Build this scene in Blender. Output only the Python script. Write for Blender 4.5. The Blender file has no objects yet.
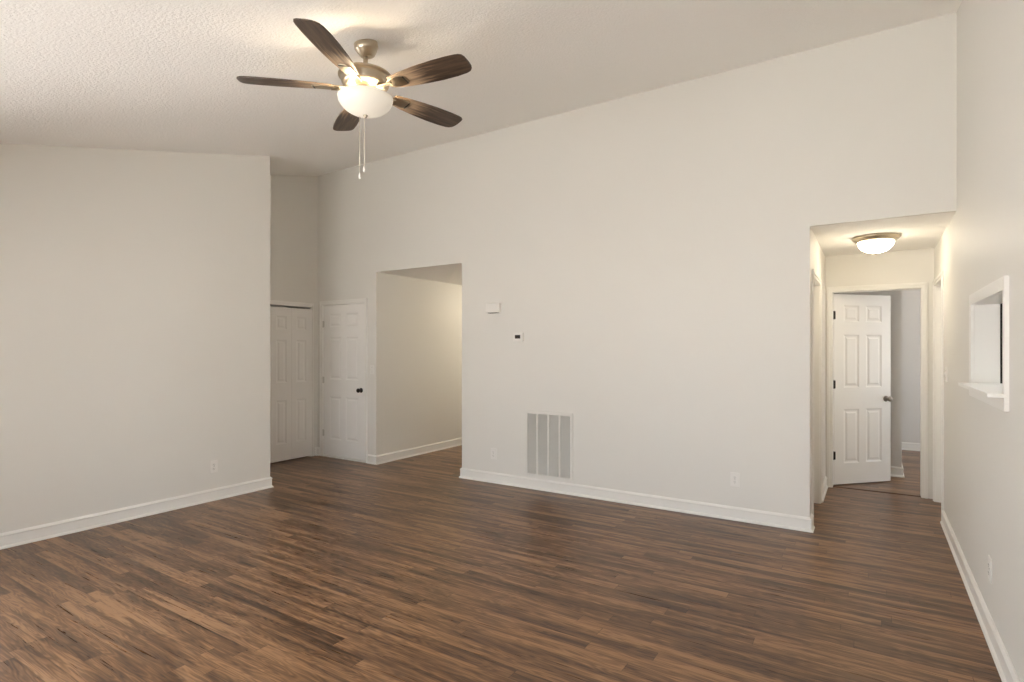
import bpy, bmesh, math, random
from mathutils import Vector, Matrix
random.seed(4)
S = bpy.context.scene
COL = S.collection

# ------------------------------------------------------------------ camera, world, exposure
CAM_H = 1.45
cam_d = bpy.data.cameras.new('camera')
cam_d.sensor_width = 36.0
cam_d.lens = 561.5 * 36.0 / 1024.0
cam_d.shift_y = 9.0 / 1024.0
cam_d.clip_start = 0.02
cam = bpy.data.objects.new('camera', cam_d)
cam.location = (0, 0, CAM_H)
cam.rotation_euler = (math.radians(90), 0, math.radians(32.74))
COL.objects.link(cam)
S.camera = cam

world = bpy.data.worlds.new('overcast_sky')
S.world = world
world.use_nodes = True
wbg = world.node_tree.nodes['Background']
# bright overcast above the horizon, brighter lower half added to lift the ceiling
_nt = world.node_tree
_tc = _nt.nodes.new('ShaderNodeTexCoord'); _sp = _nt.nodes.new('ShaderNodeSeparateXYZ'); _rp = _nt.nodes.new('ShaderNodeValToRGB')
_mr = _nt.nodes.new('ShaderNodeMapRange'); _mr.inputs['From Min'].default_value = -1; _mr.inputs['From Max'].default_value = 1
_nt.links.new(_tc.outputs['Generated'], _sp.inputs[0]); _nt.links.new(_sp.outputs[2], _mr.inputs['Value'])
_nt.links.new(_mr.outputs['Result'], _rp.inputs['Fac']); _nt.links.new(_rp.outputs['Color'], wbg.inputs[0])
_rp.color_ramp.elements[0].position = 0.47; _rp.color_ramp.elements[0].color = (1.0, 0.97, 0.93, 1)
_rp.color_ramp.elements[1].position = 0.53; _rp.color_ramp.elements[1].color = (0.66, 0.695, 0.73, 1)
wbg.inputs[1].default_value = 10.2

S.view_settings.view_transform = 'Standard'
S.view_settings.look = 'None'
S.view_settings.gamma = 1.0
S.view_settings.use_curve_mapping = False
S.view_settings.exposure = 0.0
try:
    S.cycles.max_bounces = 14
    S.cycles.diffuse_bounces = 9
    S.cycles.glossy_bounces = 4
    S.cycles.transparent_max_bounces = 8
    S.cycles.use_denoising = True
except Exception:
    pass

# strengths of the room's own lamps (used in the lamp builders below)
FAN_BULB_W = 9.0
HALL_BULB = 28.0
ENTRY_BULB = 50.0

# ------------------------------------------------------------------ materials
def new_mat(name):
    m = bpy.data.materials.new(name)
    m.use_nodes = True
    return m, m.node_tree, m.node_tree.nodes['Principled BSDF']

def simple(name, col, rough=0.5, metal=0.0, bump=None, var=0.0):
    m, t, b = new_mat(name)
    b.inputs['Base Color'].default_value = (*col, 1)
    b.inputs['Roughness'].default_value = rough
    b.inputs['Metallic'].default_value = metal
    tc = t.nodes.new('ShaderNodeTexCoord')
    if var:
        n = t.nodes.new('ShaderNodeTexNoise'); n.inputs['Scale'].default_value = 1.3
        n.inputs['Detail'].default_value = 3
        r = t.nodes.new('ShaderNodeValToRGB')
        r.color_ramp.elements[0].position = 0.3; r.color_ramp.elements[1].position = 0.7
        r.color_ramp.elements[0].color = (*[c * (1 - var) for c in col], 1)
        r.color_ramp.elements[1].color = (*[min(1, c * (1 + var)) for c in col], 1)
        t.links.new(tc.outputs['Object'], n.inputs['Vector'])
        t.links.new(n.outputs['Fac'], r.inputs['Fac'])
        t.links.new(r.outputs['Color'], b.inputs['Base Color'])
    if bump:
        sc, st, det = bump
        n = t.nodes.new('ShaderNodeTexNoise'); n.inputs['Scale'].default_value = sc
        n.inputs['Detail'].default_value = det
        bp = t.nodes.new('ShaderNodeBump'); bp.inputs['Strength'].default_value = st
        bp.inputs['Distance'].default_value = 0.01
        t.links.new(tc.outputs['Object'], n.inputs['Vector'])
        t.links.new(n.outputs['Fac'], bp.inputs['Height'])
        t.links.new(bp.outputs['Normal'], b.inputs['Normal'])
    return m

WALL = simple('wall_paint', (0.785, 0.768, 0.722), 0.55, bump=(180, 0.04, 2), var=0.008)
WALL_BED = simple('bedroom_wall_paint', (0.71, 0.69, 0.66), 0.6, bump=(180, 0.04, 2))
TRIM = simple('trim_paint', (0.87, 0.855, 0.815), 0.30)
DOORP = simple('door_paint', (0.87, 0.855, 0.825), 0.38)
PLASTIC = simple('white_plastic', (0.84, 0.82, 0.78), 0.4)
DARKP = simple('dark_plastic', (0.03, 0.028, 0.025), 0.3)
SLOT = simple('slot_dark', (0.10, 0.09, 0.08), 0.6)
BRONZE = simple('oil_bronze', (0.03, 0.024, 0.02), 0.3, 0.8)
NICKEL = simple('brushed_nickel', (0.50, 0.43, 0.33), 0.30, 1.0)
NICKELD = simple('satin_knob_nickel', (0.36, 0.33, 0.29), 0.32, 1.0)
HINGEP = simple('painted_hinge', (.62, .60, .56), .4)
GRILLE = simple('grille_enamel', (0.78, 0.765, 0.72), 0.42)
RECESS_SHADE = simple('recess_shade_grey', (0.16, 0.155, 0.145), 0.9)
FRIDGE = simple('black_appliance', (0.012, 0.010, 0.011), 0.35, bump=(300, 0.05, 1))
FRAMEW = simple('window_vinyl', (0.85, 0.85, 0.84), 0.35)

def ceiling_mat():
    m, t, b = new_mat('popcorn_ceiling')
    b.inputs['Base Color'].default_value = (0.94, 0.925, 0.895, 1)
    b.inputs['Roughness'].default_value = 0.9
    tc = t.nodes.new('ShaderNodeTexCoord')
    n = t.nodes.new('ShaderNodeTexNoise'); n.inputs['Scale'].default_value = 62
    n.inputs['Detail'].default_value = 4; n.inputs['Roughness'].default_value = 0.6
    v = t.nodes.new('ShaderNodeTexVoronoi'); v.inputs['Scale'].default_value = 75
    r = t.nodes.new('ShaderNodeMapRange')
    r.inputs['From Min'].default_value = 0.42; r.inputs['From Max'].default_value = 0.62
    mx = t.nodes.new('ShaderNodeMath'); mx.operation = 'SUBTRACT'
    bp = t.nodes.new('ShaderNodeBump'); bp.inputs['Strength'].default_value = 0.22
    bp.inputs['Distance'].default_value = 0.010
    for q in (n, v): t.links.new(tc.outputs['Object'], q.inputs['Vector'])
    t.links.new(n.outputs['Fac'], r.inputs['Value'])
    t.links.new(r.outputs['Result'], mx.inputs[0])
    t.links.new(v.outputs['Distance'], mx.inputs[1])
    t.links.new(mx.outputs[0], bp.inputs['Height'])
    t.links.new(bp.outputs['Normal'], b.inputs['Normal'])
    return m
CEIL = ceiling_mat()

def M2(t, op, a, b=None, c=None):
    n = t.nodes.new('ShaderNodeMath'); n.operation = op
    for i, v in enumerate((a, b, c)):
        if v is None: continue
        if isinstance(v, (int, float)): n.inputs[i].default_value = v
        else: t.links.new(v, n.inputs[i])
    return n.outputs[0]

def floor_mat():
    """vinyl planks running along X, narrow rows with staggered joints, smoky grain"""
    m, t, b = new_mat('plank_floor')
    tc = t.nodes.new('ShaderNodeTexCoord')
    sep = t.nodes.new('ShaderNodeSeparateXYZ'); t.links.new(tc.outputs['Object'], sep.inputs[0])
    X, Y = sep.outputs[0], sep.outputs[1]
    W, L = 0.080, 1.24
    row = M2(t, 'FLOOR', M2(t, 'DIVIDE', Y, W))
    wn = t.nodes.new('ShaderNodeTexWhiteNoise'); wn.noise_dimensions = '1D'; t.links.new(row, wn.inputs['W'])
    xs = M2(t, 'ADD', M2(t, 'DIVIDE', X, L), M2(t, 'MULTIPLY', wn.outputs['Value'], 7.3))
    colid = M2(t, 'FLOOR', xs)
    cmb = t.nodes.new('ShaderNodeCombineXYZ'); t.links.new(row, cmb.inputs[0]); t.links.new(colid, cmb.inputs[1])
    w2 = t.nodes.new('ShaderNodeTexWhiteNoise'); w2.noise_dimensions = '2D'; t.links.new(cmb.outputs[0], w2.inputs['Vector'])
    sc = t.nodes.new('ShaderNodeSeparateColor'); t.links.new(w2.outputs['Color'], sc.inputs[0])
    r1, r2, r3 = sc.outputs[0], sc.outputs[1], sc.outputs[2]
    # grain space, shifted per plank
    def grain(sx, sy, off, det, rough, dist):
        c = t.nodes.new('ShaderNodeCombineXYZ')
        t.links.new(M2(t, 'MULTIPLY', X, sx), c.inputs[0])
        t.links.new(M2(t, 'MULTIPLY', Y, sy), c.inputs[1])
        t.links.new(M2(t, 'MULTIPLY', off, 37.0), c.inputs[2])
        n = t.nodes.new('ShaderNodeTexNoise'); n.inputs['Scale'].default_value = 1
        n.inputs['Detail'].default_value = det; n.inputs['Roughness'].default_value = rough
        n.inputs['Distortion'].default_value = dist
        t.links.new(c.outputs[0], n.inputs['Vector'])
        return n.outputs['Fac']
    fine = grain(3.0, 95.0, r1, 4, 0.6, 0.4)
    mid = grain(1.7, 24.0, r2, 5, 0.60, 0.5)
    blot = grain(0.95, 9.0, r3, 3, 0.5, 0.5)
    # cathedral figure
    c = t.nodes.new('ShaderNodeCombineXYZ')
    t.links.new(M2(t, 'MULTIPLY', X, 1.6), c.inputs[0]); t.links.new(M2(t, 'MULTIPLY', Y, 16.0), c.inputs[1])
    t.links.new(M2(t, 'MULTIPLY', r3, 19.0), c.inputs[2])
    nz = t.nodes.new('ShaderNodeTexNoise'); nz.inputs['Scale'].default_value = 1.5; nz.inputs['Detail'].default_value = 1.5
    t.links.new(c.outputs[0], nz.inputs['Vector'])
    rings = M2(t, 'MULTIPLY_ADD', M2(t, 'SINE', M2(t, 'MULTIPLY', nz.outputs['Fac'], 60.0)), 0.5, 0.5)
    val = M2(t, 'MULTIPLY', mid, 0.48)
    val = M2(t, 'ADD', val, M2(t, 'MULTIPLY', blot, 0.62))
    val = M2(t, 'ADD', val, M2(t, 'MULTIPLY', fine, 0.24))
    val = M2(t, 'ADD', val, M2(t, 'MULTIPLY', rings, 0.09))
    val = M2(t, 'ADD', val, M2(t, 'MULTIPLY', M2(t, 'SUBTRACT', r1, 0.5), 0.09))
    mr = t.nodes.new('ShaderNodeMapRange')
    mr.inputs['From Min'].default_value = 0.465; mr.inputs['From Max'].default_value = 0.86
    t.links.new(val, mr.inputs['Value'])
    ramp = t.nodes.new('ShaderNodeValToRGB'); cr = ramp.color_ramp
    cr.elements[0].position = 0.0; cr.elements[0].color = (0.047, 0.025, 0.015, 1)
    cr.elements[1].position = 1.0; cr.elements[1].color = (0.345, 0.190, 0.096, 1)
    e = cr.elements.new(0.33); e.color = (0.084, 0.044, 0.024, 1)
    e = cr.elements.new(0.62); e.color = (0.165, 0.086, 0.043, 1)
    t.links.new(mr.outputs['Result'], ramp.inputs['Fac'])
    # seams
    fy = M2(t, 'FRACT', M2(t, 'DIVIDE', Y, W)); fx = M2(t, 'FRACT', xs)
    ey = M2(t, 'MINIMUM', fy, M2(t, 'SUBTRACT', 1.0, fy)); ex = M2(t, 'MINIMUM', fx, M2(t, 'SUBTRACT', 1.0, fx))
    sy = M2(t, 'LESS_THAN', ey, 0.012); sx = M2(t, 'LESS_THAN', ex, 0.0012)
    seam = M2(t, 'MAXIMUM', M2(t, 'MULTIPLY', sy, 0.35), M2(t, 'MULTIPLY', sx, 0.6))
    mix = t.nodes.new('ShaderNodeMix'); mix.data_type = 'RGBA'
    t.links.new(seam, mix.inputs[0]); t.links.new(ramp.outputs['Color'], mix.inputs[6])
    mix.inputs[7].default_value = (0.035, 0.02, 0.014, 1)
    t.links.new(mix.outputs[2], b.inputs['Base Color'])
    rr = M2(t, 'ADD', M2(t, 'MULTIPLY', fine, 0.10), 0.24)
    t.links.new(rr, b.inputs['Roughness'])
    b.inputs['Specular IOR Level'].default_value = 0.28
    bp = t.nodes.new('ShaderNodeBump'); bp.inputs['Strength'].default_value = 0.06; bp.inputs['Distance'].default_value = 0.002
    t.links.new(M2(t, 'SUBTRACT', val, seam), bp.inputs['Height'])
    t.links.new(bp.outputs['Normal'], b.inputs['Normal'])
    return m
FLOOR = floor_mat()

def blade_mat():
    m, t, b = new_mat('weathered_blade_wood')
    tc = t.nodes.new('ShaderNodeTexCoord')
    mp = t.nodes.new('ShaderNodeMapping'); mp.inputs['Scale'].default_value = (5, 60, 5)
    n = t.nodes.new('ShaderNodeTexNoise'); n.inputs['Scale'].default_value = 1; n.inputs['Detail'].default_value = 5
    n.inputs['Distortion'].default_value = 0.5
    r = t.nodes.new('ShaderNodeValToRGB')
    r.color_ramp.elements[0].position = 0.32; r.color_ramp.elements[0].color = (0.020, 0.012, 0.008, 1)
    r.color_ramp.elements[1].position = 0.72; r.color_ramp.elements[1].color = (0.105, 0.066, 0.042, 1)
    t.links.new(tc.outputs['Object'], mp.inputs[0]); t.links.new(mp.outputs[0], n.inputs['Vector'])
    t.links.new(n.outputs['Fac'], r.inputs['Fac'])
    # pale heel blending raggedly along the grain into the dark blade
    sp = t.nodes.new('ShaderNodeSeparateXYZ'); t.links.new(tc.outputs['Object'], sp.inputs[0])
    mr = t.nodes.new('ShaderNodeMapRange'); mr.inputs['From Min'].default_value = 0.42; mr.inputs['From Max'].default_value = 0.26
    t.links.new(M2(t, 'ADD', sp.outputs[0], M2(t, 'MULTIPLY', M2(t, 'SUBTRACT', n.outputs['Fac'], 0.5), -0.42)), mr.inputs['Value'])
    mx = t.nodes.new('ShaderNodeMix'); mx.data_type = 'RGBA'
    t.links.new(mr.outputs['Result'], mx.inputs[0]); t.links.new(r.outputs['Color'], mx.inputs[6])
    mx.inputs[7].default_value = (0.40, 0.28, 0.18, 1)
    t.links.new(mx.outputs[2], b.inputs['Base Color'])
    b.inputs['Roughness'].default_value = 0.4
    return m
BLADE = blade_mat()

def glow(name, col, strength):
    m, t, b = new_mat(name)
    b.inputs['Base Color'].default_value = (0.62, 0.58, 0.50, 1)
    b.inputs['Roughness'].default_value = 0.45
    b.inputs['Emission Color'].default_value = (*col, 1)
    b.inputs['Emission Strength'].default_value = strength
    return m
BOWL = glow('frosted_bowl_lit', (1.0, 0.90, 0.76), 0.36)
DOME_HALL = glow('hall_dome_lit', (1.0, 0.875, 0.67), HALL_BULB)
DOME_ENTRY = glow('entry_dome_lit', (1.0, 0.89, 0.70), ENTRY_BULB)

# ------------------------------------------------------------------ mesh helpers
class MB:
    def __init__(s): s.bm = bmesh.new()
    def hexa(s, p, smooth=False):
        v = [s.bm.verts.new(q) for q in p]
        for f in ((0, 3, 2, 1), (4, 5, 6, 7), (0, 1, 5, 4), (1, 2, 6, 5), (2, 3, 7, 6), (3, 0, 4, 7)):
            s.bm.faces.new([v[i] for i in f])
    def box(s, x0, x1, y0, y1, z0, z1):
        s.hexa([(x0, y0, z0), (x1, y0, z0), (x1, y1, z0), (x0, y1, z0), (x0, y0, z1), (x1, y0, z1), (x1, y1, z1), (x0, y1, z1)])
        return s
    def slope_box(s, x0, x1, y0, y1, z0, f, e=0.05):
        s.hexa([(x0, y0, z0), (x1, y0, z0), (x1, y1, z0), (x0, y1, z0),
                (x0, y0, f(y0) + e), (x1, y0, f(y0) + e), (x1, y1, f(y1) + e), (x0, y1, f(y1) + e)])
        return s
    def lathe(s, prof, seg=40, M=None, cap=True):
        rings = []
        for r, z in prof:
            if r < 1e-5:
                rings.append([s.bm.verts.new((M @ Vector((0, 0, z))) if M else (0, 0, z))])
            else:
                rr = []
                for i in range(seg):
                    a = 2 * math.pi * i / seg
                    p = Vector((r * math.cos(a), r * math.sin(a), z))
                    rr.append(s.bm.verts.new(M @ p if M else p))
                rings.append(rr)
        for A, B in zip(rings, rings[1:]):
            for i in range(seg):
                j = (i + 1) % seg
                if len(A) == 1 and len(B) == 1: continue
                if len(A) == 1: f = s.bm.faces.new((A[0], B[j], B[i]))
                elif len(B) == 1: f = s.bm.faces.new((A[i], A[j], B[0]))
                else: f = s.bm.faces.new((A[i], A[j], B[j], B[i]))
                f.smooth = True
        if cap:
            for R in (rings[0], rings[-1]):
                if len(R) > 1:
                    s.bm.faces.new(R)
        return s
    def tube(s, a, b, r, seg=10):
        a, b = Vector(a), Vector(b); d = b - a
        M = Matrix.Translation(a) @ d.to_track_quat('Z', 'Y').to_matrix().to_4x4()
        return s.lathe([(r, 0), (r, d.length)], seg, M)
    def prism(s, pts, z0, z1, M=None):
        lo = [s.bm.verts.new((M @ Vector((x, y, z0))) if M else (x, y, z0)) for x, y in pts]
        hi = [s.bm.verts.new((M @ Vector((x, y, z1))) if M else (x, y, z1)) for x, y in pts]
        s.bm.faces.new(lo[::-1]); s.bm.faces.new(hi)
        for i in range(len(pts)):
            j = (i + 1) % len(pts)
            s.bm.faces.new((lo[i], lo[j], hi[j], hi[i]))
        return s
    def build(s, name, mat, parent=None, loc=None, rot=None, bevel=0, autosmooth=False):
        bmesh.ops.recalc_face_normals(s.bm, faces=s.bm.faces)
        me = bpy.data.meshes.new(name); s.bm.to_mesh(me); s.bm.free()
        me.materials.append(mat)
        o = bpy.data.objects.new(name, me); COL.objects.link(o)
        if parent: o.parent = parent
        if loc: o.location = loc
        if rot: o.rotation_euler = rot
        if bevel:
            md = o.modifiers.new('bevel', 'BEVEL'); md.width = bevel; md.segments = 2; md.limit_method = 'ANGLE'
            md.angle_limit = math.radians(40)
        return o

def structure(o): o['kind'] = 'structure'; return o
def tag(o, label, cat, group=None, kind=None):
    o['label'] = label; o['category'] = cat
    if group: o['group'] = group
    if kind: o['kind'] = kind
    return o
def empty(name, loc, rot=(0, 0, 0)):
    o = bpy.data.objects.new(name, None); COL.objects.link(o)
    o.location = loc; o.rotation_euler = rot; o.empty_display_size = 0.1
    return o
def copy_tree(o, parent=None):
    c = o.copy(); COL.objects.link(c); c.parent = parent
    for ch in list(o.children): copy_tree(ch, c)
    return c

# ------------------------------------------------------------------ dimensions
YM = 5.06            # long wall
YM2 = 5.175
XR = 0.50            # right wall
XL = -5.355          # left wall
YL = 3.605           # where the left wall stops
XC = -6.44           # wall with the folding closet doors
XE = -5.30           # entry passage left wall
XE2 = -3.93          # entry passage right side = left end of long wall
XH = -0.425          # hall left wall = right end of long wall
YB = 6.81            # hall end wall
YN = -0.80           # wall behind the camera
ZF = 2.44            # flat ceilings
def zc(y): return 3.85 - 0.245 * (YM - y)

# ------------------------------------------------------------------ floor and ceilings
structure(MB().box(-7.2, 3.1, -0.9, 10.1, -0.12, 0.0).build('floor', FLOOR))
c = MB()
c.hexa([(-7.2, -0.95, zc(-0.95)), (3.1, -0.95, zc(-0.95)), (3.1, YM2, zc(YM2)), (-7.2, YM2, zc(YM2)),
        (-7.2, -0.95, zc(-0.95) + .15), (3.1, -0.95, zc(-0.95) + .15), (3.1, YM2, zc(YM2) + .15), (-7.2, YM2, zc(YM2) + .15)])
structure(c.build('ceiling', CEIL))
structure(MB().box(-7.2, 3.1, 5.10, 10.1, ZF, ZF + 0.14).build('ceiling_hall', CEIL))

# ------------------------------------------------------------------ walls
w = MB()
w.slope_box(-6.555, -6.345, YM, YM2, 0, zc)
w.slope_box(-6.345, -5.495, YM, YM2, 2.075, zc)
w.slope_box(-5.495, XE, YM, YM2, 0, zc)
w.slope_box(XE, XE2, YM, 5.10, ZF, zc); w.slope_box(XE, XE2, 5.10, YM2, ZF + .13, zc)
w.slope_box(XE2, XH, YM, YM2, 0, zc)
w.slope_box(XH, XR, YM, 5.10, ZF, zc); w.slope_box(XH, XR, 5.10, YM2, ZF + .13, zc)
structure(w.build('wall_far', WALL))

structure(MB().slope_box(XL - .115, XL, -0.9, -0.7, 0, zc).box(XL - .115, XL, -0.7, 1.25, 0, .3)
    .slope_box(XL - .115, XL, -0.7, 1.25, 2.12, zc).slope_box(XL - .115, XL, 1.25, YL, 0, zc).build('wall_left', WALL))
structure(MB().slope_box(-7.2, XL - .115, YL - .115, YL, 0, zc).build('wall_alcove', WALL))

w = MB()
w.slope_box(XC - .115, XC, YL, 3.715, 0, zc)
w.slope_box(XC - .115, XC, 3.715, 4.955, 2.045, zc)
w.slope_box(XC - .115, XC, 4.955, YM, 0, zc)
structure(w.build('wall_closet', WALL))
structure(MB().slope_box(-7.2, -7.1, YL, YM2, 0, zc).slope_box(-7.1, -6.555, YM, YM2, 0, zc).build('wall_closet_back', WALL))

PY0, PY1, PZ0, PZ1 = 3.265, 4.235, 1.240, 1.718      # pass-through opening
w = MB()
XR2 = XR + .115
w.slope_box(XR, XR2, -0.9, PY0, 0, zc)
w.box(XR, XR2, PY0, PY1, 0, PZ0)
w.slope_box(XR, XR2, PY0, PY1, PZ1, zc)
w.slope_box(XR, XR2, PY1, YM2, 0, zc)
w.box(XR, XR2, YM2, 5.96, 0, ZF + .02)
w.box(XR, XR2, 5.96, 6.71, 2.075, ZF + .02)
w.box(XR, XR2, 6.71, YB, 0, ZF + .02)
structure(w.build('wall_right', WALL))

# near wall with the two window openings that light the room
w = MB()
XA, XB = -3.85, -1.35     # glazed patio door
XD, XE_ = -0.65, 0.00     # window
w.slope_box(XL - .115, XA, -0.9, YN, 0, zc)
w.slope_box(XA, XB, -0.9, YN, 2.10, zc)
w.slope_box(XB, XD, -0.9, YN, 0, zc)
w.box(XD, XE_, -0.9, YN, 0, 0.55)
w.slope_box(XD, XE_, -0.9, YN, 2.10, zc)
w.slope_box(XE_, 3.1, -0.9, YN, 0, zc)
structure(w.build('wall_near', WALL))
structure(MB().slope_box(3.0, 3.1, YN, YM, 0, zc).build('wall_kitchen', WALL))
structure(MB().box(XR2, 3.0, 5.50, 5.60, 0, ZF).build('wall_kitchen_end', WALL))
structure(MB().box(3.0, 3.1, YM, YB, 0, ZF).build('wall_kitchen_corner', WALL))

# entry passage
structure(MB().box(XE - .115, XE, YM2, 8.5, 0, ZF + .02).build('wall_entry_left', WALL))
structure(MB().box(XE2, XE2 + .115, YM2, 8.5, 0, ZF + .02).build('wall_entry_right', WALL))
structure(MB().box(-6.67, XE2 + .115, 8.5, 8.6, 0, ZF + .02).build('wall_entry_end', WALL))
structure(MB().box(-6.67, -6.555, YM2, 8.5, 0, ZF + .02).build('wall_entry_closet', WALL))

# hall
w = MB()
w.box(XH - .115, XH, YM2, 5.24, 0, ZF + .02)
w.box(XH - .115, XH, 5.24, 6.04, 2.075, ZF + .02)
w.box(XH - .115, XH, 6.04, YB, 0, ZF + .02)
structure(w.build('wall_hall_left', WALL))
structure(MB().box(-1.3, -1.2, YM2, YB, 0, ZF + .02).build('wall_hall_side_room', WALL))
w = MB()
BX0, BX1 = -0.375, 0.415
w.box(-1.3, BX0, YB, YB + .115, 0, ZF + .02)
w.box(BX0, BX1, YB, YB + .115, 2.075, ZF + .02)
w.box(BX1, 3.1, YB, YB + .115, 0, ZF + .02)
structure(w.build('wall_hall_end', WALL))

# bedroom beyond
structure(MB().box(-1.3, 0.275, 7.80, 9.95, 0, ZF + .02).build('wall_bedroom_corner', WALL_BED))
structure(MB().box(-1.3, 3.1, 9.95, 10.1, 0, ZF + .02).build('wall_bedroom_far', WALL_BED))
structure(MB().box(-1.3, -1.2, YB + .115, 7.80, 0, ZF + .02).build('wall_bedroom_left', WALL_BED))
w = MB()
w.box(3.0, 3.1, YB + .115, 7.5, 0, ZF + .02); w.box(3.0, 3.1, 7.5, 9.2, 0, 0.7)
w.box(3.0, 3.1, 7.5, 9.2, 2.05, ZF + .02); w.box(3.0, 3.1, 9.2, 9.95, 0, ZF + .02)
structure(w.build('wall_bedroom_right', WALL_BED))

# ------------------------------------------------------------------ unseen windows (behind the camera, left wall, bedroom), placed for their light
def glass_mat():
    m, t, b = new_mat('window_glass')
    out = t.nodes['Material Output']
    tr = t.nodes.new('ShaderNodeBsdfTransparent'); gl = t.nodes.new('ShaderNodeBsdfGlossy')
    gl.inputs['Roughness'].default_value = 0.02
    fr = t.nodes.new('ShaderNodeFresnel'); fr.inputs['IOR'].default_value = 1.3
    mx = t.nodes.new('ShaderNodeMixShader')
    t.links.new(fr.outputs[0], mx.inputs[0]); t.links.new(tr.outputs[0], mx.inputs[1]); t.links.new(gl.outputs[0], mx.inputs[2])
    t.links.new(mx.outputs[0], out.inputs['Surface'])
    return m
GLASS = glass_mat()

def window(name, x0, x1, z0, z1, y, muntins, axis='x'):
    """frame in a wall facing +Y (axis x) or -X (axis y)"""
    f = MB(); t = 0.05
    def bx(a0, a1, b0, b1, d0=-0.03, d1=0.03):
        if axis == 'x': f.box(a0, a1, y + d0, y + d1, b0, b1)
        else: f.box(y + d0, y + d1, a0, a1, b0, b1)
    bx(x0, x0 + t, z0, z1); bx(x1 - t, x1, z0, z1); bx(x0 + t, x1 - t, z0, z0 + t); bx(x0 + t, x1 - t, z1 - t, z1)
    for k in range(1, muntins + 1):
        xm = x0 + (x1 - x0) * k / (muntins + 1)
        bx(xm - .03, xm + .03, z0 + t, z1 - t)
    o = structure(f.build(name, FRAMEW))
    g = MB()
    if axis == 'x': g.box(x0 + t, x1 - t, y - .004, y + .004, z0 + t, z1 - t)
    else: g.box(y - .004, y + .004, x0 + t, x1 - t, z0 + t, z1 - t)
    g.build('window_pane', GLASS, o)
    return o
window('window_1', XA, XB, 0.0, 2.10, -0.85, 1)
window('window_2', XD, XE_, 0.55, 2.10, -0.85, 1)
window('window_added_4', -0.7, 1.25, .3, 2.12, XL - .06, 1, 'y')  # left wall, unseen: added to even out the light in the room
window('window_3', 7.5, 9.2, 0.7, 2.05, 3.05, 1, 'y')

# ------------------------------------------------------------------ baseboards
PROF = [(0, 0), (.026, 0), (.026, .006), (.022, .014), (.0135, .020), (.0135, .086), (.0165, .090), (.0165, .097), (.010, .106), (.006, .112), (0, .112)]
def baseboard(name, path, side):
    """path = wall foot line, side=+1: room on the left of travel, -1: right"""
    bm = MB(); P = [Vector((x, y)) for x, y in path]
    rings = []
    for i, p in enumerate(P):
        dirs = []
        if i > 0: dirs.append((P[i] - P[i - 1]).normalized())
        if i < len(P) - 1: dirs.append((P[i + 1] - P[i]).normalized())
        ns = [Vector((-d.y, d.x)) * side for d in dirs]
        if len(ns) == 1: n = ns[0]
        else:
            n = ns[0] + ns[1]; n = n / n.length_squared * 2
            n = n * 1.0 if abs(n.length) < 3 else ns[0]
        rings.append([bm.bm.verts.new((p.x + n.x * u, p.y + n.y * u, z)) for u, z in PROF])
    k = len(PROF)
    for A, B in zip(rings, rings[1:]):
        for i in range(k):
            j = (i + 1) % k
            bm.bm.faces.new((A[i], A[j], B[j], B[i]))
    bm.bm.faces.new(rings[0]); bm.bm.faces.new(rings[-1][::-1])
    return structure(bm.build(name, TRIM))

baseboard('baseboard_left', [(XL, -0.8), (XL, YL), (XC, YL)], -1)
baseboard('baseboard_closet', [(XC, 5.012), (XC, YM), (-6.398, YM)], -1)
baseboard('baseboard_entry_left', [(-5.442, YM), (XE, YM), (XE, 8.5)], -1)
baseboard('baseboard_far', [(XE2, 8.5), (XE2, YM), (XH, YM), (XH, 5.19)], -1)
baseboard('baseboard_right', [(XR, -0.8), (XR, 5.915)], 1)
baseboard('baseboard_hall', [(XH, 6.085), (XH, YB), (-0.418, YB)], -1)
baseboard('baseboard_bedroom', [(-1.2, 7.80), (0.275, 7.80), (0.275, 9.95), (3.0, 9.95)], -1)

# ------------------------------------------------------------------ door casings and jambs
CW, CT = 0.058, 0.016
def casing(name, u0, u1, top, plane, face, axis, depth, jt=0.019, both=False):
    """opening from u0 to u1 in a wall; axis 'x': wall face y=plane looking -Y/+Y by face; 'y': wall face x=plane.
    depth = signed wall thickness direction away from the face"""
    m = MB()
    def bx(a0, a1, d0, d1, z0, z1):
        d0, d1 = sorted((plane + d0, plane + d1))
        if axis == 'x': m.box(a0, a1, d0, d1, z0, z1)
        else: m.box(d0, d1, a0, a1, z0, z1)
    s = -1 if depth > 0 else 1
    rev = 0.005
    # stepped casing: thick outer band and thinner inner band
    for a0, a1 in ((u0 + rev - CW + .0, u0 - .030), ):
        bx(a0 + jt, a1 + jt, 0, s * CT, 0, top - jt + CW)
        bx(a1 + jt, u0 + jt - rev, 0, s * (CT - .005), 0, top - jt + rev)
    for a0, a1 in ((u1 + .030, u1 - rev + CW), ):
        bx(a0 - jt, a1 - jt, 0, s * CT, 0, top - jt + CW)
        bx(u1 - jt + rev, a0 - jt, 0, s * (CT - .005), 0, top - jt + rev)
    bx(u0 + jt - .030, u1 - jt + .030, 0, s * CT, top - jt + .030, top - jt + CW)
    bx(u0 + jt - .030, u1 - jt + .030, 0, s * (CT - .005), top - jt + rev, top - jt + .030)
    # jamb lining
    bx(u0, u0 + jt, 0, depth, 0, top); bx(u1 - jt, u1, 0, depth, 0, top); bx(u0 + jt, u1 - jt, 0, depth, top - jt, top)
    return structure(m.build(name, TRIM, bevel=0.0025))

casing('trim_1', -6.345, -5.495, 2.075, YM, -1, 'x', .115)         # entry closet door
casing('trim_2', 3.715, 4.955, 2.045, XC, 1, 'y', -.115)           # folding doors
casing('trim_3', BX0, BX1, 2.075, YB, -1, 'x', .115)               # bedroom door
casing('trim_4', 5.24, 6.04, 2.075, XH, 1, 'y', -.115)             # hall left doorway
casing('trim_5', 5.96, 6.71, 2.075, XR, -1, 'y', .115)             # hall right doorway

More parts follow.
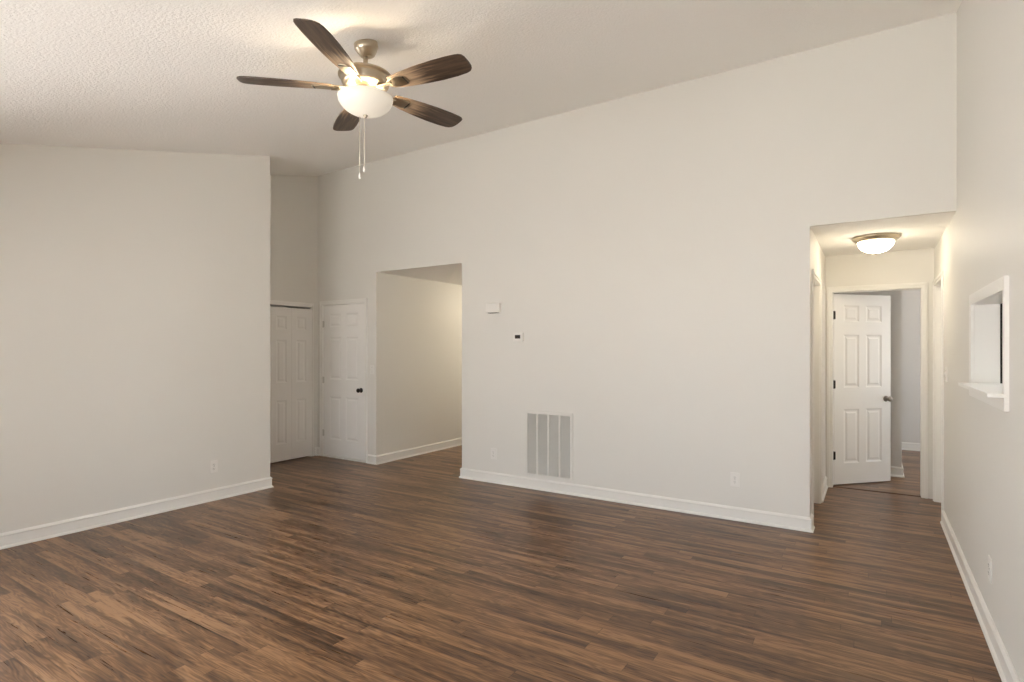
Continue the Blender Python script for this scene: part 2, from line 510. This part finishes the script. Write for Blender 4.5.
# ------------------------------------------------------------------ panelled doors
ROWS = [(.22, .80), (1.03, 1.60), (1.735, 1.915)]
def panel_slab(wd, ht, th, cols, inset=(.016, .030, .046), depth=(.007, .007, .001)):
    """slab in local coordinates x 0..wd, y 0..th, z 0..ht with raised panels on both faces"""
    m = MB(); bm = m.bm
    k = ht / 2.03
    rows = [(a * k, b * k) for a, b in ROWS]
    xs = sorted({0, wd, *[c for ab in cols for c in ab]}); zs = sorted({0, ht, *[c for ab in rows for c in ab]})
    for side in (0, 1):
        y0 = 0 if side == 0 else th; sg = 1 if side == 0 else -1
        for i in range(len(xs) - 1):
            for j in range(len(zs) - 1):
                xa, xb, za, zb = xs[i], xs[i + 1], zs[j], zs[j + 1]
                def ring(d, dep):
                    return [bm.verts.new((xa + d, y0 + sg * dep, za + d)), bm.verts.new((xb - d, y0 + sg * dep, za + d)),
                            bm.verts.new((xb - d, y0 + sg * dep, zb - d)), bm.verts.new((xa + d, y0 + sg * dep, zb - d))]
                r0 = ring(0, 0)
                if (xa, xb) in cols and (za, zb) in rows:
                    prev = r0
                    for d, dep in zip(inset, depth):
                        nx = ring(d, dep)
                        for q in range(4):
                            w_ = (q + 1) % 4
                            bm.faces.new((prev[q], prev[w_], nx[w_], nx[q]))
                        prev = nx
                    bm.faces.new(prev)
                else:
                    bm.faces.new(r0)
    e = [bm.verts.new(p) for p in ((0, 0, 0), (wd, 0, 0), (wd, th, 0), (0, th, 0), (0, 0, ht), (wd, 0, ht), (wd, th, ht), (0, th, ht))]
    for f in ((0, 3, 2, 1), (4, 5, 6, 7), (1, 2, 6, 5), (3, 0, 4, 7)):
        bm.faces.new([e[i] for i in f])
    bmesh.ops.remove_doubles(bm, verts=bm.verts, dist=1e-5)
    return m

def knob(parent, x, z, y, mat, sgn=-1):
    """round knob on a face at y, pointing sgn*Y"""
    M = Matrix.Translation((x, y, z)) @ Matrix.Rotation(math.radians(90) * (1 if sgn < 0 else -1), 4, 'X')
    m = MB().lathe([(0, 0), (.032, 0), (.033, .004), (.028, .009), (.012, .012), (.011, .030), (.018, .036), (.027, .044), (.029, .054), (.024, .063), (.012, .068), (0, .069)], 28, M, cap=False)
    return m.build('door_knob', mat, parent)

def hinge(parent, x, y, z, mat):
    m = MB().tube((x, y, z - .045), (x, y, z + .045), .0065, 12)
    m.box(x - .004, x + .022, y + .001, y + .007, z - .042, z + .042)
    return m.build('hinge', mat, parent, bevel=0.001)

COLS6 = lambda w_: ((.128, w_ / 2 - .045), (w_ / 2 + .045, w_ - .118))
# door_1: closed, in the long wall
d1 = structure(panel_slab(.806, 2.030, .035, COLS6(.806)).build('door_1', DOORP, loc=(-6.323, YM + .006, .022)))
knob(d1, .742, .905, 0, BRONZE)
for z in (.30, 1.02, 1.78): hinge(d1, -.002, -.007, z, HINGEP)
st = structure(MB().box(-6.326, -5.514, YM - .012, YM + .10, 0, .012).build('trim_6', TRIM, bevel=.003))   # sill under door_1

# door_2: folding closet doors, four leaves on the closet wall
root = structure(empty('door_2', (XC, 4.935, .018)))
for k in range(4):
    o = panel_slab(.2985, 1.985, .032, ((.072, .2265),)).build('door_leaf', DOORP, root,
              loc=(-.012, -.300 * k, 0), rot=(0, 0, math.radians(-90)))
    if k in (1, 2):
        M = Matrix.Translation((.150 if k == 1 else .15, 0, .93)) @ Matrix.Rotation(math.radians(90), 4, 'X')
# door_3: bedroom door standing open into the bedroom
ang = math.radians(46.6)
d3 = structure(panel_slab(.748, 2.035, .035, COLS6(.748)).build('door_3', DOORP, loc=(-.352, 6.905, .012), rot=(0, 0, ang)))
knob(d3, .683, .905, 0, NICKELD, -1)
knob(d3, .683, .905, .035, NICKELD, 1)
for z in (.31, 1.07, 1.81): hinge(d3, -.004, -.006, z, BRONZE)
# side doors in the hall, closed
d4 = structure(panel_slab(.757, 2.030, .035, COLS6(.757)).build('door_4', DOORP, loc=(XH - .112, 5.262, .012), rot=(0, 0, math.radians(90))))
d4.location.x = XH - .100
d5 = structure(panel_slab(.707, 2.030, .035, COLS6(.707)).build('door_5', DOORP, loc=(XR + .078, 6.688, .012), rot=(0, 0, math.radians(-90))))
knob(d5, .65, .905, 0, NICKELD, -1)

# threshold strip where hall floor meets bedroom floor
structure(MB().prism([(0, 0), (.045, 0), (.038, .006), (.007, .006)], 0, .752,
      Matrix(((0, 0, 1, -.356), (1, 0, 0, 6.835), (0, 1, 0, 0), (0, 0, 0, 1)))).build('trim_7', simple('threshold_wood', (.10, .045, .025), .4)))

# ------------------------------------------------------------------ pass-through trim and ledge
m = MB(); xf = XR - .018
oy0, oy1, oz0, oz1 = 3.23, 4.29, 1.180, 1.776
m.box(xf, XR, oy0, PY0 + .003, oz0, oz1)
m.box(xf, XR, PY1 - .003, oy1, oz0, oz1)
m.box(xf, XR, PY0 + .003, PY1 - .003, PZ1 - .003, oz1)
m.box(xf, XR, PY0 + .003, PY1 - .003, oz0, PZ0)
m.box(XR, XR2, PY0, PY0 + .004, PZ0, PZ1); m.box(XR, XR2, PY1 - .004, PY1, PZ0, PZ1); m.box(XR, XR2, PY0 + .004, PY1 - .004, PZ1 - .004, PZ1)
structure(m.build('trim_8', TRIM, bevel=.002))
m = MB().box(.425, XR2 + .02, PY0 + .005, PY1 - .005, PZ0, PZ0 + .018)
m2 = m.box(.425, xf, oy0, PY0 + .005, PZ0, PZ0 + .018)
structure(m2.build('trim_9', TRIM))

# refrigerator in the dark kitchen beyond the pass-through
fr = empty('refrigerator', (1.03, 4.95, 0))
MB().box(-.38, .38, -.30, .36, .03, 1.80).build('cabinet', FRIDGE, fr, bevel=.008)
MB().box(-.378, .378, -.355, -.305, .66, 1.795).build('door', FRIDGE, fr, bevel=.01)
MB().box(-.378, .378, -.355, -.305, .07, .65).build('freezer_drawer', FRIDGE, fr, bevel=.01)
MB().tube((-.32, -.395, .80), (-.32, -.395, 1.55), .011).box(-.33, -.31, -.396, -.354, .80, .83).box(-.33, -.31, -.396, -.354, 1.52, 1.55).build('handle', FRIDGE, fr)
for sx in (-.33, .33):
    for sy in (-.25, .31): MB().lathe([(.02, 0), (.02, .032)], 12, Matrix.Translation((sx, sy, 0))).build('foot', DARKP, fr)
tag(fr, 'black refrigerator seen as a dark strip through the pass-through opening', 'refrigerator')

# ------------------------------------------------------------------ return air grille
gx0, gx1, gz0, gz1 = -3.086, -2.524, .131, .817
g = empty('return_air_grille', ((gx0 + gx1) / 2, YM, gz0))
W2 = (gx1 - gx0) / 2; HG = gz1 - gz0; b = .030; t_ = .014
m = MB()
m.box(-W2, -W2 + b, -t_, 0, 0, HG); m.box(W2 - b, W2, -t_, 0, 0, HG)
m.box(-W2 + b, W2 - b, -t_, 0, 0, b); m.box(-W2 + b, W2 - b, -t_, 0, HG - b, HG)
m.build('frame', GRILLE, g, bevel=.003)
cw_ = (2 * W2 - 2 * b - 3 * .018) / 4
for k in range(3):
    x = -W2 + b + (k + 1) * cw_ + k * .018
    MB().box(x, x + .018, -t_ + .001, 0, b, HG - b).build('divider', GRILLE, g)
MB().box(-W2 + b, W2 - b, -.002, 0, b, HG - b).build('recess_shade_backing', RECESS_SHADE, g)  # dark plate standing in for the shaded recess behind the louvers
for k in range(4):
    x = -W2 + b + k * (cw_ + .018); m = MB(); n = 58; p = (HG - 2 * b) / n
    for i in range(n):
        z = b + (i + .5) * p
        m.hexa([(x, -.0105, z - .0036), (x + cw_, -.0105, z - .0036), (x + cw_, -.003, z + .002), (x, -.003, z + .002),
                (x, -.0105, z - .0024), (x + cw_, -.0105, z - .0024), (x + cw_, -.003, z + .0033), (x, -.003, z + .0033)])
    m.build('louvers', GRILLE, g)
tag(g, 'large white return air grille with four louvered columns low on the long wall', 'vent')

# ------------------------------------------------------------------ door chime and thermostat
ch = empty('door_chime', (-3.475, YM, 1.907))
MB().box(-.088, .088, -.050, 0, -.052, .052).build('housing', PLASTIC, ch, bevel=.006)
MB().box(-.060, .060, -.0505, -.006, -.056, -.0515).build('sound_slot', SLOT, ch)
tag(ch, 'beige rectangular door chime box high on the long wall', 'door chime')
th = empty('thermostat', (-3.165, YM, 1.587))
MB().box(-.064, .064, -.024, 0, -.046, .046).build('housing', PLASTIC, th, bevel=.005)
MB().box(-.036, .030, -.0252, -.0235, -.016, .022).build('display', DARKP, th)
for k in range(3): MB().box(-.03 + k * .022, -.018 + k * .022, -.027, -.0235, -.034, -.028).build('button', PLASTIC, th)
tag(th, 'small white thermostat with dark display below and right of the chime', 'thermostat')

# ------------------------------------------------------------------ outlets and switches (local: plate in XZ, facing -Y)
def make_outlet(name='wall_outlet'):
    r = empty(name, (0, 0, 0))
    MB().box(-.0375, .0375, -.006, 0, -.060, .060).build('cover_plate', PLASTIC, r, bevel=.0025)
    for s in (-1, 1):
        pts = [(.0155 * math.cos(a) if abs(math.cos(a)) < .9 else math.copysign(.0145, math.cos(a)), .0165 * math.sin(a)) for a in [i * math.pi / 12 for i in range(24)]]
        rc = MB().prism(pts, .005, .009, Matrix.Translation((0, 0, s * .0195)) @ Matrix.Rotation(math.radians(90), 4, 'X')).build('receptacle', PLASTIC, r)
        m = MB()
        for dx, h in ((-.0065, .0045), (.0065, .0036)):
            m.box(dx - .0013, dx + .0013, -.0096, -.0088, s * .0195 + .002 - h, s * .0195 + .002 + h)
        m.box(-.0022, .0022, -.0096, -.0088, s * .0195 - .0115, s * .0195 - .0075)
        m.build('slot', SLOT, rc)
    MB().lathe([(0, .0085), (.003, .0082), (.0035, .005)], 12, Matrix.Rotation(math.radians(90), 4, 'X'), cap=False).build('screw', NICKELD, r)
    return r
def make_switch(name='light_switch'):
    r = empty(name, (0, 0, 0))
    MB().box(-.0375, .0375, -.006, 0, -.060, .060).build('cover_plate', PLASTIC, r, bevel=.0025)
    m = MB(); m.hexa([(-.005, -.006, -.012), (.005, -.006, -.012), (.005, -.004, .012), (-.005, -.004, .012),
                      (-.0045, -.018, .002), (.0045, -.018, .002), (.0045, -.016, .012), (-.0045, -.016, .012)])
    m.build('toggle', PLASTIC, r)
    for s in (-1, 1):
        MB().lathe([(0, .0075), (.003, .0072), (.0035, .005)], 12, Matrix.Translation((0, 0, s * .030)) @ Matrix.Rotation(math.radians(90), 4, 'X'), cap=False).build('screw', NICKELD, r)
    return r
def place(o, loc, rz, label, cat, group=None):
    o.location = loc; o.rotation_euler = (0, 0, math.radians(rz)); return tag(o, label, cat, group)
o1 = make_outlet()
place(o1, (XL, 3.002, .325), 90, 'white duplex outlet low on the left wall near its free end', 'outlet', 'wall outlets')
place(copy_tree(o1), (-3.49, YM, .315), 0, 'white duplex outlet on the long wall left of the return grille', 'outlet', 'wall outlets')
place(copy_tree(o1), (-.990, YM, .345), 0, 'white duplex outlet on the long wall between return grille and hall opening', 'outlet', 'wall outlets')
place(copy_tree(o1), (XR, 3.69, .345), -90, 'white duplex outlet low on the right wall below the pass-through', 'outlet', 'wall outlets')
s1 = make_switch()
place(s1, (-5.372, YM, 1.20), 0, 'white toggle switch on the narrow wall strip right of the closed white door', 'switch', 'light switches')
place(copy_tree(s1), (XR, 5.70, 1.255), -90, 'white toggle switch on the right wall between pass-through and hall doorway', 'switch', 'light switches')

# ------------------------------------------------------------------ flush ceiling lights
def flush_light(name, loc, dome):
    r = empty(name, loc)
    MB().lathe([(0, 0), (.172, 0), (.180, -.004), (.182, -.012), (.172, -.026), (.150, -.044), (.136, -.050), (.134, -.046), (0, -.046)], 56, cap=False).build('trim_ring', NICKEL, r)
    MB().lathe([(.137, -.045), (.136, -.060), (.126, -.085), (.106, -.108), (.078, -.127), (.042, -.138), (0, -.142)], 56, cap=False).build('glass_dome', dome, r)
    MB().lathe([(0, -.158), (.006, -.156), (.009, -.150), (.006, -.144), (.012, -.1425), (.012, -.139), (0, -.139)], 20, cap=False).build('finial', NICKEL, r)
    return r
tag(flush_light('ceiling_light', (.02, 5.85, ZF), DOME_HALL), 'lit flush ceiling light with nickel ring and frosted dome in the hall', 'ceiling light')
tag(flush_light('ceiling_light', (-4.45, 7.25, ZF), DOME_ENTRY), 'flush ceiling light inside the entry passage behind the long wall', 'ceiling light')

# ------------------------------------------------------------------ ceiling fan
FX, FY = -2.35, 2.164
zt = zc(FY)
fan = empty('ceiling_fan', (FX, FY, zt))
tilt = math.atan(.245)
Mt = Matrix.Rotation(tilt, 4, 'X')      # canopy follows the sloped ceiling
Mt = Matrix.Translation((0, 0, .0)) @ Mt
MB().lathe([(0, .002), (.060, .002), (.065, -.004), (.065, -.030), (.062, -.035), (.048, -.058), (.038, -.071), (.032, -.074), (.020, -.074), (0, -.072)], 48, Mt, cap=False).build('canopy', NICKEL, fan)
def zz(z): return z - zt
rodx = 0.0
MB().lathe([(.0125, zz(2.985)), (.0125, zz(3.09))], 20).build('downrod', NICKEL, fan)
MB().lathe([(0, zz(3.008)), (.020, zz(3.008)), (.026, zz(3.000)), (.030, zz(2.992)), (.070, zz(2.988)), (.112, zz(2.976)), (.140, zz(2.962)), (.146, zz(2.954)),
            (.145, zz(2.948)), (.134, zz(2.944)), (.130, zz(2.938)), (.128, zz(2.915)), (.120, zz(2.900)), (.096, zz(2.888)), (.070, zz(2.884)), (0, zz(2.884))], 64, cap=False).build('motor_housing', NICKEL, fan)
MB().lathe([(0, zz(2.885)), (.062, zz(2.885)), (.064, zz(2.878)), (.055, zz(2.868)), (.052, zz(2.856)), (.060, zz(2.848)), (.064, zz(2.836)), (.060, zz(2.826)), (0, zz(2.826))], 40, cap=False).build('switch_housing', NICKEL, fan)
# spokes that carry the bowl and a sealing pan with open slots between them
for k in range(3):
    m = MB()
    a = 2 * math.pi * k / 3 + .5
    M = Matrix.Rotation(a, 4, 'Z')
    m.hexa([M @ Vector(p) for p in ((.055, -.006, zz(2.828)), (.143, -.006, zz(2.824)), (.143, .006, zz(2.824)), (.055, .006, zz(2.828)),
                                   (.055, -.006, zz(2.834)), (.143, -.006, zz(2.830)), (.143, .006, zz(2.830)), (.055, .006, zz(2.834)))])
    m.build('bowl_bracket', NICKEL, fan)
# glass bowl (open top)
prof = []
for i in range(13):
    a = math.radians(90 * i / 12)
    prof.append((.148 * math.cos(a) if i < 12 else 0, zz(2.834 - .093 * math.sin(a) ** 1.1)))
inner = [(max(r - .004, 0) if r > 0 else 0, z + .004) for r, z in prof][::-1]
MB().lathe(prof[::-1] + [(.149, zz(2.838)), (.144, zz(2.838))] + [(r, z) for r, z in inner[::-1] if z < zz(2.837)], 64, cap=False).build('glass_bowl', BOWL, fan)
MB().lathe([(0, zz(2.726)), (.006, zz(2.728)), (.009, zz(2.733)), (.013, zz(2.740)), (.010, zz(2.744)), (0, zz(2.744))], 20, cap=False).build('finial', NICKEL, fan)
# blades
def blade_outline():
    L0, L1 = .175, .660
    up, lo = [], []
    for s, wu, wl in ((0, .040, .040), (.06, .047, .046), (.2, .060, .058), (.4, .070, .068), (.6, .075, .073), (.78, .074, .074), (.9, .068, .071), (.95, .060, .067), (.98, .046, .058), (.995, .028, .040)):
        x = L0 + (L1 - L0) * s
        up.append((x, wu)); lo.append((x, -wl))
    return up + [(L1, .0)] + lo[::-1]
fit = [-66.3, -136.0, 148.5, 79.0, 6.9]
base = sum(((a - k) + 180) % 360 - 180 for a, k in zip(fit, (-66, -138, 150, 78, 6))) / 5
PITCH = math.radians(-11)
for k in range(5):
    a = math.radians(6 + base + 72 * k)
    R = Matrix.Rotation(a, 4, 'Z')
    P = Matrix.Rotation(PITCH, 4, 'X')
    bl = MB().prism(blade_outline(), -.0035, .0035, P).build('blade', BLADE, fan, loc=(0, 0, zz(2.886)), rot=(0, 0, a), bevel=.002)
    # blade iron: shaped plate under the blade root with an arm to the motor
    plate = [(.165, .024), (.200, .036), (.262, .036), (.285, .018), (.285, -.018), (.262, -.036), (.200, -.036), (.165, -.024)]
    m = MB().prism(plate, -.0085, -.0035, P)
    m.hexa([(.085, -.016, -.012), (.185, -.020, -.012), (.185, .020, -.004), (.085, .016, -.004),
            (.085, -.016, -.006), (.185, -.020, -.003), (.185, .020, .004), (.085, .016, .002)])
    ir = m.build('blade_iron', NICKEL, fan, loc=(0, 0, zz(2.886)), rot=(0, 0, a), bevel=.0015)
    MB().prism([(.268, .030), (.276, .030), (.276, -.030), (.268, -.030)], -.0098, -.0083, P).build('slot', DARKP, ir)  # dark bar painted in for a reflection on the iron, not a cut
# pull chains
def chain(px, py, z1, fob):
    m = MB(); z = zz(2.735); zend = zz(z1)
    m.tube((px, py, zend), (px, py, z), .0016, 6)
    n = int((z - zend) / .010)
    for i in range(n):
        c_ = Matrix.Translation((px, py, zend + .010 * i))
        m.lathe([(0, -.0026), (.0026, 0), (0, .0026)], 6, c_, cap=False)
    o = m.build('pull_chain', simple('chain_metal', (.80, .74, .62), .4, .6), fan)
    MB().lathe([(0, zend - .034), (.005, zend - .031), (.0085, zend - .020), (.006, zend - .008), (.0025, zend), (0, zend)], 16, Matrix.Translation((px, py, 0)), cap=False).build('pull_fob', PLASTIC, o)
right = Vector((math.cos(math.radians(32.74)), math.sin(math.radians(32.74))))
fwd = Vector((-right.y, right.x))
p = right * -.032; chain(p.x, p.y, 2.425, 0)
p = right * -.006; chain(p.x, p.y, 2.463, 0)
tag(fan, 'brushed nickel ceiling fan with five dark wood blades and lit frosted bowl', 'ceiling fan')
# bulbs inside the open-topped bowl
for k in range(3):
    a = 2 * math.pi * k / 3
    ld = bpy.data.lights.new('fan_bulb', 'POINT'); ld.energy = FAN_BULB_W / 3; ld.color = (1.0, .84, .62); ld.shadow_soft_size = .022
    lo = bpy.data.objects.new('fan_bulb', ld); lo.location = (.085 * math.cos(a), .085 * math.sin(a), zz(2.824)); lo.parent = fan; COL.objects.link(lo)
